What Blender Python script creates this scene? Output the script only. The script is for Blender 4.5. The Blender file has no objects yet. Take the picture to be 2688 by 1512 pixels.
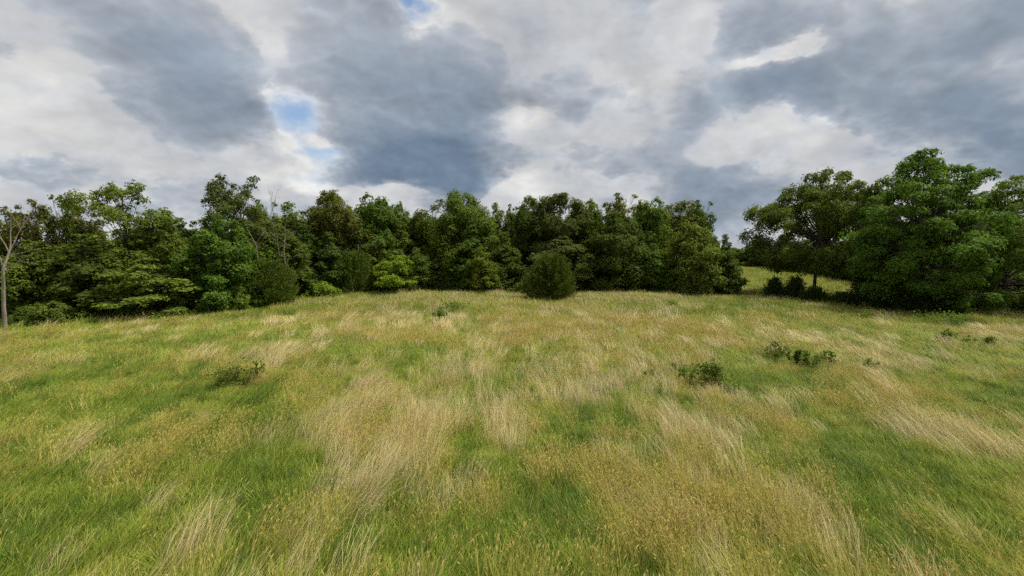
import bpy, math, random
import numpy as np
from mathutils import Vector

# ------------------------------------------------------------------ camera, world, sun, exposure
scene = bpy.context.scene
col = scene.collection
PI = math.pi
R = math.radians
CAM_H = 6.0
PITCH = 4.95            # degrees the camera looks down
F = 1200.0              # focal length for a 2688 px wide picture

cam_d = bpy.data.cameras.new('camera')
cam_d.sensor_width = 36.0
cam_d.lens = 36.0 * F / 2688.0
cam_d.clip_start = 0.1
cam_d.clip_end = 6000.0
cam = bpy.data.objects.new('camera', cam_d)
col.objects.link(cam)
cam.location = (0, 0, CAM_H)
cam.rotation_euler = (R(90 - PITCH), 0, 0)
scene.camera = cam

scene.view_settings.view_transform = 'Standard'
scene.view_settings.look = 'None'
scene.view_settings.gamma = 1.0
scene.view_settings.exposure = 1.0
scene.view_settings.use_curve_mapping = False
scene.cycles.max_bounces = 6
scene.cycles.diffuse_bounces = 5
scene.cycles.transmission_bounces = 4
scene.cycles.use_denoising = False
scene.cycles.use_adaptive_sampling = True
scene.cycles.adaptive_threshold = 0.03

SUN_EL = 62.0
SUN_DIR = Vector((0.76, 0.22, 0)).normalized()
SUN_AZ = math.atan2(SUN_DIR.x, SUN_DIR.y)
sv = Vector((SUN_DIR.x * math.cos(R(SUN_EL)), SUN_DIR.y * math.cos(R(SUN_EL)), math.sin(R(SUN_EL))))
sun_d = bpy.data.lights.new('sun', 'SUN')
sun_d.energy = 3.5
sun_d.angle = R(12.0)
sun_d.color = (1.0, 0.95, 0.86)
sun = bpy.data.objects.new('sun', sun_d)
col.objects.link(sun)
sun.rotation_euler = sv.to_track_quat('Z', 'Y').to_euler()
sun.location = sv * 60

world = bpy.data.worlds.new('World')
scene.world = world
world.use_nodes = True
wt = world.node_tree
wt.nodes.clear()


class E:
    """a float socket with arithmetic"""
    def __init__(self, nt, s): self.nt, self.s = nt, s
    def op(self, o, *args, clamp=False):
        n = self.nt.nodes.new('ShaderNodeMath'); n.operation = o; n.use_clamp = clamp
        for i, a in enumerate((self,) + args):
            if isinstance(a, E): self.nt.links.new(a.s, n.inputs[i])
            else: n.inputs[i].default_value = a
        return E(self.nt, n.outputs[0])
    def __add__(self, o): return self.op('ADD', o)
    __radd__ = __add__
    def __sub__(self, o): return self.op('SUBTRACT', o)
    def __mul__(self, o): return self.op('MULTIPLY', o)
    __rmul__ = __mul__
    def __truediv__(self, o): return self.op('DIVIDE', o)


def vmath(nt, op, a, b=None, c=None):
    n = nt.nodes.new('ShaderNodeVectorMath'); n.operation = op
    for i, v in enumerate((a, b, c)):
        if v is None: continue
        if hasattr(v, 'is_linked') or isinstance(v, bpy.types.NodeSocket): nt.links.new(v, n.inputs[i])
        else: n.inputs[i].default_value = v
    return n.outputs['Value'] if op in ('DOT_PRODUCT', 'LENGTH') else n.outputs['Vector']


def noise(nt, vec, scale, detail, rough, dist=0.0, lac=2.0):
    n = nt.nodes.new('ShaderNodeTexNoise'); n.noise_dimensions = '3D'
    n.inputs['Scale'].default_value = scale; n.inputs['Detail'].default_value = detail
    n.inputs['Roughness'].default_value = rough; n.inputs['Distortion'].default_value = dist
    n.inputs['Lacunarity'].default_value = lac
    if vec is not None: nt.links.new(vec, n.inputs['Vector'])
    return n


def ramp(nt, fac, stops, interp='EASE'):
    n = nt.nodes.new('ShaderNodeValToRGB'); cr = n.color_ramp; cr.interpolation = interp
    while len(cr.elements) > 1: cr.elements.remove(cr.elements[0])
    for i, (p, c) in enumerate(stops):
        e = cr.elements[0] if i == 0 else cr.elements.new(p)
        e.position = p; e.color = (*c, 1) if len(c) == 3 else c
    nt.links.new(fac, n.inputs['Fac'])
    return n.outputs['Color']


def mixcol(nt, fac, a, b, mode='MIX'):
    n = nt.nodes.new('ShaderNodeMix'); n.data_type = 'RGBA'; n.blend_type = mode
    for idx, v in ((0, fac), (6, a), (7, b)):
        if isinstance(v, bpy.types.NodeSocket): nt.links.new(v, n.inputs[idx])
        else: n.inputs[idx].default_value = v if idx == 0 else (*v, 1)
    return n.outputs[2]


def build_sky():
    nt = wt
    tc = nt.nodes.new('ShaderNodeTexCoord')
    d = vmath(nt, 'NORMALIZE', tc.outputs['Generated'])
    sep = nt.nodes.new('ShaderNodeSeparateXYZ'); nt.links.new(d, sep.inputs[0])
    X, Y, Z = (E(nt, sep.outputs[i]) for i in range(3))
    zc = Z.op('MAXIMUM', 0.0)
    inv = E(nt, nt.nodes.new('ShaderNodeValue').outputs[0]); inv.s.default_value = 1.0
    k = inv / (zc + 0.55)
    def combine(x, y, z=None):
        c = nt.nodes.new('ShaderNodeCombineXYZ')
        for i, v in enumerate((x, y, z)):
            if v is not None: nt.links.new(v.s, c.inputs[i])
        return c.outputs[0]
    P = combine(X * k, Y * k, zc * 1.1)
    # direction as azimuth / elevation in degrees, stirred by noise so cloud edges break up
    az = X.op('ARCTAN2', Y) * (180 / PI)
    el = Z.op('ARCSINE') * (180 / PI)
    w1 = noise(nt, P, 4.0, 5, 0.62)
    ws = nt.nodes.new('ShaderNodeSeparateColor'); nt.links.new(w1.outputs['Color'], ws.inputs[0])
    wa = E(nt, ws.outputs[0]) - 0.5; we = E(nt, ws.outputs[1]) - 0.5
    A = combine(az + wa * 13.0, el + we * 10.0)
    B = combine(az + wa * 6.0, el + we * 4.0)
    def masses(q0, lst):
        total = None
        for (a0, e0, ra, re, amp) in lst:
            q = vmath(nt, 'MULTIPLY_ADD', q0, (1 / ra, 1 / re, 0), (-a0 / ra, -e0 / re, 0))
            g = E(nt, vmath(nt, 'DOT_PRODUCT', q, q)).op('MULTIPLY', -1.0).op('EXPONENT')
            total = g * amp if total is None else g.op('MULTIPLY_ADD', amp, total)
        return total
    n1 = E(nt, noise(nt, P, 2.6, 8, 0.55, 0.25).outputs[0])
    n1b = E(nt, noise(nt, vmath(nt, 'ADD', P, (0.03, -0.01, 0.04)), 2.6, 6, 0.55, 0.25).outputs[0])
    n2 = E(nt, noise(nt, P, 7.0, 6, 0.60, 0.15).outputs[0])
    n2b = E(nt, noise(nt, vmath(nt, 'ADD', P, (0.010, -0.004, 0.014)), 7.0, 5, 0.60, 0.15).outputs[0])
    def puffs(off):
        q = vmath(nt, 'ADD', P, off)
        a = (E(nt, noise(nt, q, 5.2, 3, 0.5, 0.1).outputs[0]) - 0.5).op('ABSOLUTE') * 2.0
        b = (E(nt, noise(nt, q, 13.0, 4, 0.55, 0.1).outputs[0]) - 0.5).op('ABSOLUTE') * 2.0
        return a + b * 0.28
    pf = puffs((0.0, 0.0, 0.0)); pfb = puffs((0.012, -0.006, 0.022))
    # high bright layer with a few holes to the blue
    t1 = masses(A, HOLES) + 0.47 + (n1 - 0.5) * 0.75 + (n2 - 0.5) * 0.35 - (pf - 0.30) * 0.25
    c1 = ramp(nt, t1.op('ADD', 0.0, clamp=True).s, [(0.0, (0.58, 0.65, 0.75)), (0.18, (0.74, 0.75, 0.76)), (0.36, (0.775, 0.77, 0.755)), (0.50, (0.57, 0.583, 0.605)), (0.66, (0.47, 0.495, 0.535)), (0.9, (0.39, 0.425, 0.475))], 'LINEAR')
    cover = ((t1 + 0.06) * (1 / 0.42)).op('ADD', 0.0, clamp=True)
    # low grey layer
    t2 = masses(A, GREY) + (n1 - 0.5) * 1.25 + (n2 - 0.5) * 0.30 + (pf - 0.30) * 0.75 + 0.55
    def step(v, lo, hi):
        m = nt.nodes.new('ShaderNodeMapRange'); m.interpolation_type = 'SMOOTHSTEP'
        nt.links.new(v.s, m.inputs[0]); m.inputs[1].default_value = lo; m.inputs[2].default_value = hi
        return E(nt, m.outputs[0])
    m2 = step(t2, 0.14, 1.00) * 0.58 + step(t2, 0.36, 0.60) * 0.42
    dk = masses(B, CORES) + (n1 - 0.5) * 0.75 + (t2 - 0.7) * 0.22 + 0.40
    c2 = ramp(nt, dk.op('ADD', 0.0, clamp=True).s, [(0.0, (0.51, 0.53, 0.56)), (0.25, (0.41, 0.444, 0.495)), (0.55, (0.305, 0.355, 0.425)), (0.85, (0.21, 0.27, 0.35)), (1.0, (0.16, 0.22, 0.305))], 'LINEAR')
    cloud = mixcol(nt, m2.s, c1, c2)
    # light and shade across the cloud's own relief
    rel = ((n1 - n1b) * 1.1 + (n2 - n2b) * 0.45 + (pfb - pf) * 0.44 + (m2 * (m2 * -1.0 + 1.0)) * 0.30 + 0.98).op('MAXIMUM', 0.7).op('MINIMUM', 1.3)
    cloud = mixcol(nt, 1.0, cloud, combine(rel, rel, rel), 'MULTIPLY')
    cov = cover.op('MAXIMUM', m2)
    sky = nt.nodes.new('ShaderNodeTexSky'); sky.sky_type = 'NISHITA'; sky.sun_disc = False
    sky.sun_elevation = R(SUN_EL); sky.sun_rotation = SUN_AZ
    sky.air_density = 1.0; sky.dust_density = 1.2; sky.ozone_density = 1.5
    bg1 = nt.nodes.new('ShaderNodeBackground'); nt.links.new(sky.outputs[0], bg1.inputs[0]); bg1.inputs[1].default_value = 0.075
    bg2 = nt.nodes.new('ShaderNodeBackground'); nt.links.new(cloud, bg2.inputs[0]); bg2.inputs[1].default_value = 0.51
    mx = nt.nodes.new('ShaderNodeMixShader')
    nt.links.new(cov.s, mx.inputs[0]); nt.links.new(bg1.outputs[0], mx.inputs[1]); nt.links.new(bg2.outputs[0], mx.inputs[2])
    out = nt.nodes.new('ShaderNodeOutputWorld'); nt.links.new(mx.outputs[0], out.inputs[0])
    world.cycles.sampling_method = 'NONE'      # the cloud cover is even enough without


# cloud masses: azimuth, elevation, half widths (degrees), amount
def _ae(px, py, rx, ry, amp):
    x, y, z = (px - 1344) / F, 1.0, -(py - 756) / F
    c, s = math.cos(R(PITCH)), math.sin(R(PITCH))
    y, z = y * c + z * s, -y * s + z * c
    r = math.sqrt(x * x + y * y + z * z)
    sc = math.degrees(1 / F) / r
    return (math.degrees(math.atan2(x, y)), math.degrees(math.asin(z / r)), rx * sc, ry * sc, amp)


GREY = [_ae(*a) for a in (
    (1070, 220, 240, 200, .72), (1120, 440, 200, 80, .70), (1280, 230, 70, 110, .45), (330, 60, 150, 120, .30), (450, 170, 170, 150, .45), (600, 310, 150, 80, .45),
    (20, 420, 210, 34, .14), (200, 470, 200, 34, .18), (480, 525, 150, 40, .30), (0, 110, 45, 40, .40), (2060, 220, 180, 100, .60), (1980, 40, 200, 80, .50),
    (2380, 130, 300, 160, .45), (2450, 320, 200, 90, .45), (2660, 400, 150, 90, .60), (1480, 260, 150, 60, .45), (1870, 530, 150, 110, .45), (1620, 420, 180, 60, .28),
    (110, 310, 220, 90, -.85), (50, 200, 90, 110, -.55), (330, 400, 150, 36, -.50), (60, 512, 170, 34, -.90), (735, 290, 85, 80, -.75), (830, 400, 100, 40, -.60),
    (780, 490, 90, 50, -.55), (650, 80, 55, 70, -.40), (1240, 20, 90, 60, -.55), (1380, 90, 110, 100, -.50), (1100, 10, 50, 60, -.6), (1780, 70, 80, 90, -.55), (1990, 145, 95, 36, -.75), (2120, 125, 80, 22, -.50),
    (1930, 365, 130, 55, -.65), (2130, 370, 150, 44, -.55), (2290, 440, 110, 55, -.50), (1400, 345, 90, 50, -.50), (1570, 320, 70, 40, -.45), (1350, 490, 70, 60, -.55),
    (1620, 490, 50, 32, -.50), (950, 520, 160, 30, -.55), (1650, 180, 120, 80, -.25))]
HOLES = [_ae(*a) for a in ((745, 280, 85, 75, -.58), (845, 402, 75, 26, -.50), (1092, -5, 55, 40, -.62), (1010, 60, 30, 30, -.2),
                           (820, 470, 70, 40, -.25), (110, 320, 190, 100, -.12), (1990, 145, 100, 45, -.12), (2050, 370, 230, 60, -.12), (1370, 90, 110, 100, .16), (900, 470, 120, 40, -.10))]
CORES = [_ae(*a) for a in ((1125, 450, 200, 95, .72), (1230, 300, 110, 90, .25), (1080, 250, 200, 150, .14), (2060, 240, 170, 90, .30), (2680, 390, 160, 100, .45), (90, 440, 280, 40, .24), (1890, 540, 170, 100, .26),
                           (2450, 300, 220, 90, .20), (2000, 30, 260, 90, .18), (480, 150, 120, 120, .15), (2600, 100, 200, 200, .15), (1060, 100, 160, 90, -.10), (640, 280, 90, 50, .10))]
build_sky()

# ------------------------------------------------------------------ helpers
rng = np.random.default_rng(7)


def hash2(ix, iy, seed):
    h = (ix.astype(np.int64) * 374761393 + iy.astype(np.int64) * 668265263 + seed * 1442695041) & 0xffffffff
    h = ((h ^ (h >> 13)) * 1274126177) & 0xffffffff
    h = (h ^ (h >> 16)) & 0xffffff
    return h / float(0xffffff)


def vnoise(x, y, seed):
    ix, iy = np.floor(x), np.floor(y)
    fx, fy = x - ix, y - iy
    fx = fx * fx * (3 - 2 * fx); fy = fy * fy * (3 - 2 * fy)
    a = hash2(ix, iy, seed); b = hash2(ix + 1, iy, seed); c = hash2(ix, iy + 1, seed); d = hash2(ix + 1, iy + 1, seed)
    return (a * (1 - fx) + b * fx) * (1 - fy) + (c * (1 - fx) + d * fx) * fy


def fbm(x, y, seed, octaves=4, gain=0.5):
    x = np.asarray(x, float); y = np.asarray(y, float)
    t = np.zeros_like(x); a = 1.0; s = 0.0
    for i in range(octaves):
        t += a * vnoise(x * 2 ** i + 17.3 * i, y * 2 ** i - 9.1 * i, seed + i); s += a; a *= gain
    return t / s


def gz(x, y):
    x = np.asarray(x, float); y = np.asarray(y, float)
    r = np.hypot(x, y)
    side = np.clip(x - 14, 0, 40) * 0.034 + np.clip(-x - 12, 0, 40) * 0.028
    side = side * side / (side + 0.12) * np.clip(1 - (r - 70) / 80, 0, 1)
    return -side + 0.5 * (fbm(x * 0.05, y * 0.05, 3, 3) - 0.5) + 0.22 * (fbm(x * 0.35, y * 0.35, 5, 3) - 0.5) * np.clip(1 - (r - 60) / 60, 0, 1)


def at(px, py, z=0.0):
    """ground point under a pixel of the 2688 x 1512 photograph"""
    x, y, zz = (px - 1344) / F, 1.0, -(py - 756) / F
    c, s = math.cos(R(PITCH)), math.sin(R(PITCH))
    y, zz = y * c + zz * s, -y * s + zz * c
    k = (z - CAM_H) / zz
    return x * k, y * k


def col_at(px, py, depth):
    """world x and z of a pixel on the upright plane at that depth"""
    x, y, zz = (px - 1344) / F, 1.0, -(py - 756) / F
    c, s = math.cos(R(PITCH)), math.sin(R(PITCH))
    y, zz = y * c + zz * s, -y * s + zz * c
    k = depth / y
    return x * k, CAM_H + zz * k


def np_mesh(name, verts, quads=None, tris=None, attrs=None):
    """attrs: {name: per-face float array (quads first, then triangles)}"""
    me = bpy.data.meshes.new(name)
    verts = np.asarray(verts, np.float32).reshape(-1, 3)
    nq = 0 if quads is None else len(quads); nt_ = 0 if tris is None else len(tris)
    idx = []
    if nq: idx.append(np.asarray(quads, np.int32).ravel())
    if nt_: idx.append(np.asarray(tris, np.int32).ravel())
    idx = np.concatenate(idx)
    tot = np.concatenate([np.full(nq, 4, np.int32), np.full(nt_, 3, np.int32)])
    start = np.concatenate([[0], np.cumsum(tot)[:-1]]).astype(np.int32)
    me.vertices.add(len(verts)); me.vertices.foreach_set('co', verts.ravel())
    me.loops.add(len(idx)); me.loops.foreach_set('vertex_index', idx)
    me.polygons.add(len(tot)); me.polygons.foreach_set('loop_start', start); me.polygons.foreach_set('loop_total', tot)
    for k, v in (attrs or {}).items():
        a = me.attributes.new(k, 'FLOAT', 'FACE'); a.data.foreach_set('value', np.asarray(v, np.float32))
    me.update(calc_edges=True)
    return me


def tag(o, label=None, cat=None, group=None, kind=None):
    if label: o['label'] = label
    if cat: o['category'] = cat
    if group: o['group'] = group
    if kind: o['kind'] = kind
    return o


def link(name, me, mat=None, parent=None):
    o = bpy.data.objects.new(name, me); col.objects.link(o)
    if mat is not None:
        if len(me.materials) == 0: me.materials.append(mat)
        elif me.materials[0] != mat:
            o.material_slots[0].link = 'OBJECT'; o.material_slots[0].material = mat
    if parent is not None: o.parent = parent
    return o


def empty(name, loc, rz=0.0):
    o = bpy.data.objects.new(name, None); col.objects.link(o)
    o.location = loc; o.rotation_euler = (0, 0, rz); o.empty_display_size = 0.3
    return o


class Geo:
    """collects tubes into one mesh"""
    def __init__(self): self.v, self.q, self.n = [], [], 0
    def tube(self, pts, rad, sides=6):
        pts = np.asarray(pts, float); m = len(pts)
        d = np.gradient(pts, axis=0); d /= np.linalg.norm(d, axis=1)[:, None] + 1e-9
        ref = np.array([0.31, 0.95, 0.05]) if abs(d[0, 2]) > 0.6 else np.array([0.02, 0.05, 1.0])
        u = np.cross(d, ref); u /= np.linalg.norm(u, axis=1)[:, None] + 1e-9
        w = np.cross(d, u)
        a = np.linspace(0, 2 * PI, sides, endpoint=False)
        ring = pts[:, None] + np.asarray(rad)[:, None, None] * (u[:, None] * np.cos(a)[None, :, None] + w[:, None] * np.sin(a)[None, :, None])
        i = np.arange(m - 1)[:, None] * sides; j = np.arange(sides)[None]; j2 = (j + 1) % sides
        self.q.append((np.stack([i + j, i + j2, i + sides + j2, i + sides + j], -1).reshape(-1, 4)) + self.n)
        self.v.append(ring.reshape(-1, 3)); self.n += m * sides
    def mesh(self, name): return np_mesh(name, np.concatenate(self.v), np.concatenate(self.q))


def wobble(p0, p1, n, amp, r, sag=0.0):
    p0 = np.asarray(p0, float); p1 = np.asarray(p1, float)
    t = np.linspace(0, 1, n)[:, None]
    p = p0 + (p1 - p0) * t
    L = np.linalg.norm(p1 - p0)
    nz = np.cumsum(r.normal(0, 1, (n, 3)), 0); nz -= nz[0] + (nz[-1] - nz[0]) * t
    p = p + nz * amp * L / n
    p[:, 2] += sag * L * (np.sin(t[:, 0] * PI))
    return p


# ------------------------------------------------------------------ materials
def new_mat(name):
    m = bpy.data.materials.new(name); m.use_nodes = True; m.node_tree.nodes.clear(); return m


def attr(nt, name, kind='GEOMETRY'):
    n = nt.nodes.new('ShaderNodeAttribute'); n.attribute_name = name; n.attribute_type = kind; return n


def leaf_mat(name, dark, light, trans=0.38, rough=0.7, spec=0.08):
    m = new_mat(name); nt = m.node_tree
    t = attr(nt, 'tint').outputs['Fac']
    c = mixcol(nt, t, dark, light)
    oi = nt.nodes.new('ShaderNodeObjectInfo')
    hs = nt.nodes.new('ShaderNodeHueSaturation')
    rnd = E(nt, oi.outputs['Random'])
    nt.links.new(((rnd - 0.5) * 0.022 + 0.5).s, hs.inputs['Hue'])
    nt.links.new(((rnd * 7.31).op('FRACT') * 0.46 + 0.78).s, hs.inputs['Value'])
    nt.links.new(c, hs.inputs['Color'])
    p = nt.nodes.new('ShaderNodeBsdfPrincipled')
    nt.links.new(hs.outputs[0], p.inputs['Base Color']); p.inputs['Roughness'].default_value = rough
    p.inputs['Specular IOR Level'].default_value = spec
    tr = nt.nodes.new('ShaderNodeBsdfTranslucent')
    tc = mixcol(nt, 1.0, hs.outputs[0], (1.15, 1.25, 0.7), 'MULTIPLY'); nt.links.new(tc, tr.inputs[0])
    mx = nt.nodes.new('ShaderNodeMixShader'); mx.inputs[0].default_value = trans
    nt.links.new(p.outputs[0], mx.inputs[1]); nt.links.new(tr.outputs[0], mx.inputs[2])
    o = nt.nodes.new('ShaderNodeOutputMaterial'); nt.links.new(mx.outputs[0], o.inputs[0])
    return m


def bark_mat(name, a, b, scale=9.0):
    m = new_mat(name); nt = m.node_tree
    tc = nt.nodes.new('ShaderNodeTexCoord')
    mp = nt.nodes.new('ShaderNodeMapping'); mp.inputs['Scale'].default_value = (1, 1, 0.18); nt.links.new(tc.outputs['Object'], mp.inputs[0])
    n = noise(nt, mp.outputs[0], scale, 6, 0.65)
    c = ramp(nt, n.outputs[0], [(0.32, a), (0.68, b)], 'LINEAR')
    p = nt.nodes.new('ShaderNodeBsdfPrincipled'); nt.links.new(c, p.inputs['Base Color']); p.inputs['Roughness'].default_value = 0.9
    bp = nt.nodes.new('ShaderNodeBump'); bp.inputs['Strength'].default_value = 0.6; bp.inputs['Distance'].default_value = 0.05
    nt.links.new(n.outputs[0], bp.inputs['Height']); nt.links.new(bp.outputs[0], p.inputs['Normal'])
    o = nt.nodes.new('ShaderNodeOutputMaterial'); nt.links.new(p.outputs[0], o.inputs[0])
    return m


LEAF = {
    'dark':   leaf_mat('leaf_dark_green', (0.052, 0.083, 0.013), (0.102, 0.142, 0.020)),
    'mid':    leaf_mat('leaf_green', (0.064, 0.104, 0.014), (0.130, 0.178, 0.023)),
    'vivid':  leaf_mat('leaf_vivid_green', (0.057, 0.110, 0.014), (0.118, 0.186, 0.024)),
    'bright': leaf_mat('leaf_yellow_green', (0.110, 0.160, 0.014), (0.200, 0.250, 0.024), 0.42),
    'olive':  leaf_mat('leaf_olive', (0.072, 0.102, 0.015), (0.144, 0.180, 0.025)),
    'grey':   leaf_mat('leaf_grey_green', (0.072, 0.099, 0.021), (0.138, 0.170, 0.038)),
    'russet': leaf_mat('leaf_russet_olive', (0.080, 0.090, 0.016), (0.156, 0.162, 0.027)),
    'light':  leaf_mat('leaf_light_olive', (0.086, 0.120, 0.016), (0.166, 0.205, 0.026)),
    'cedar':  leaf_mat('leaf_cedar', (0.044, 0.066, 0.010), (0.115, 0.142, 0.018), 0.2, 0.7, 0.08),
    'cedar_dark': leaf_mat('leaf_cedar_dark', (0.028, 0.048, 0.011), (0.078, 0.112, 0.022), 0.2, 0.7, 0.08),
}
BARK = bark_mat('bark_grey_brown', (0.040, 0.030, 0.022), (0.16, 0.13, 0.10))
BARK_PALE = bark_mat('bark_pale_dead', (0.11, 0.085, 0.062), (0.25, 0.20, 0.15))
BARK_ASH = bark_mat('bark_ash_dead', (0.16, 0.13, 0.10), (0.34, 0.29, 0.23))
BARK_RUST = bark_mat('bark_reddish_dead', (0.06, 0.042, 0.032), (0.15, 0.105, 0.08))


def ground_mat():
    m = new_mat('meadow_soil'); nt = m.node_tree
    tc = nt.nodes.new('ShaderNodeTexCoord')
    n1 = noise(nt, tc.outputs['Object'], 0.16, 8, 0.6)
    n2 = noise(nt, tc.outputs['Object'], 3.0, 8, 0.7)
    c1 = ramp(nt, n1.outputs[0], [(0.36, (0.075, 0.105, 0.020)), (0.52, (0.145, 0.150, 0.034)), (0.66, (0.215, 0.180, 0.065))], 'LINEAR')
    c2 = ramp(nt, n2.outputs[0], [(0.25, (0.45, 0.45, 0.45)), (0.75, (1.15, 1.15, 1.15))], 'LINEAR')
    c = mixcol(nt, 1.0, c1, c2, 'MULTIPLY')
    p = nt.nodes.new('ShaderNodeBsdfPrincipled'); nt.links.new(c, p.inputs['Base Color']); p.inputs['Roughness'].default_value = 0.95
    p.inputs['Specular IOR Level'].default_value = 0.1
    bp = nt.nodes.new('ShaderNodeBump'); bp.inputs['Strength'].default_value = 0.8; bp.inputs['Distance'].default_value = 0.2
    nt.links.new(n2.outputs[0], bp.inputs['Height']); nt.links.new(bp.outputs[0], p.inputs['Normal'])
    o = nt.nodes.new('ShaderNodeOutputMaterial'); nt.links.new(p.outputs[0], o.inputs[0])
    return m


def grass_mat():
    m = new_mat('grass_blade'); nt = m.node_tree
    g = attr(nt, 'gcol', 'INSTANCER').outputs['Color']
    t = E(nt, attr(nt, 'tint').outputs['Fac'])
    dry = attr(nt, 'dry').outputs['Fac']
    k = t * 0.75 + 0.62
    cm = nt.nodes.new('ShaderNodeCombineXYZ')
    for i in range(3): nt.links.new(k.s, cm.inputs[i])
    c = mixcol(nt, 1.0, g, cm.outputs[0], 'MULTIPLY')
    c = mixcol(nt, dry, c, (0.44, 0.335, 0.10))
    p = nt.nodes.new('ShaderNodeBsdfPrincipled'); nt.links.new(c, p.inputs['Base Color']); p.inputs['Roughness'].default_value = 0.6
    p.inputs['Specular IOR Level'].default_value = 0.2
    tr = nt.nodes.new('ShaderNodeBsdfTranslucent'); nt.links.new(c, tr.inputs[0])
    mx = nt.nodes.new('ShaderNodeMixShader'); mx.inputs[0].default_value = 0.42
    nt.links.new(p.outputs[0], mx.inputs[1]); nt.links.new(tr.outputs[0], mx.inputs[2])
    o = nt.nodes.new('ShaderNodeOutputMaterial'); nt.links.new(mx.outputs[0], o.inputs[0])
    return m


# ------------------------------------------------------------------ ground sheet
def build_ground():
    def axis(n, near, far):
        t = np.linspace(-1, 1, n)
        return np.sign(t) * (np.abs(t) * near + (np.abs(t) ** 6) * (far - near))
    ax, ay = axis(241, 130, 2500), axis(241, 170, 2500)
    X, Y = np.meshgrid(ax, ay, indexing='xy')
    V = np.stack([X, Y, gz(X, Y)], -1).reshape(-1, 3)
    n = 241
    i = np.arange(n - 1)[:, None] * n + np.arange(n - 1)[None]
    Q = np.stack([i, i + 1, i + n + 1, i + n], -1).reshape(-1, 4)
    me = np_mesh('meadow_ground', V, Q)
    me.polygons.foreach_set('use_smooth', np.ones(len(Q), bool))
    o = link('ground', me, ground_mat())
    tag(o, 'gently rolling meadow ground of green and straw coloured soil', 'ground', kind='structure')


build_ground()

# ------------------------------------------------------------------ trees
def leaves_from(pos, nrm, size, r, aspect=0.58):
    """one rhomb per leaf cluster"""
    n = len(pos)
    nrm = nrm / (np.linalg.norm(nrm, axis=1)[:, None] + 1e-9)
    a = r.normal(0, 1, (n, 3)); a -= nrm * np.sum(a * nrm, 1)[:, None]; a /= np.linalg.norm(a, axis=1)[:, None] + 1e-9
    b = np.cross(nrm, a)
    L = (size * r.uniform(0.6, 1.35, n))[:, None]
    W = L * aspect
    fold = nrm * L * 0.12
    v = np.stack([pos - a * L, pos - b * W + fold, pos + a * L, pos + b * W + fold], 1)
    return v.reshape(-1, 3)


def profile(kind, t):
    if kind == 'oak':  return np.clip(np.sin(PI * (0.10 + 0.83 * t)), 0, 1) ** 0.65
    if kind == 'low':  return np.clip((1 - t ** 2.2), 0.02, 1) ** 0.62 * np.clip(0.74 + 1.0 * t, 0, 1)
    if kind == 'cone': return np.clip((1 - t) ** 0.72, 0.03, 1) * np.clip(0.75 + 2.0 * t, 0, 1)
    if kind == 'open': return np.clip(np.sin(PI * (0.16 + 0.74 * t)), 0, 1) ** 0.6
    if kind == 'dome': return np.clip((1 - t ** 2), 0.02, 1) ** 0.5 * np.clip(0.85 + 0.8 * t, 0, 1)
    return np.ones_like(t)


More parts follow.
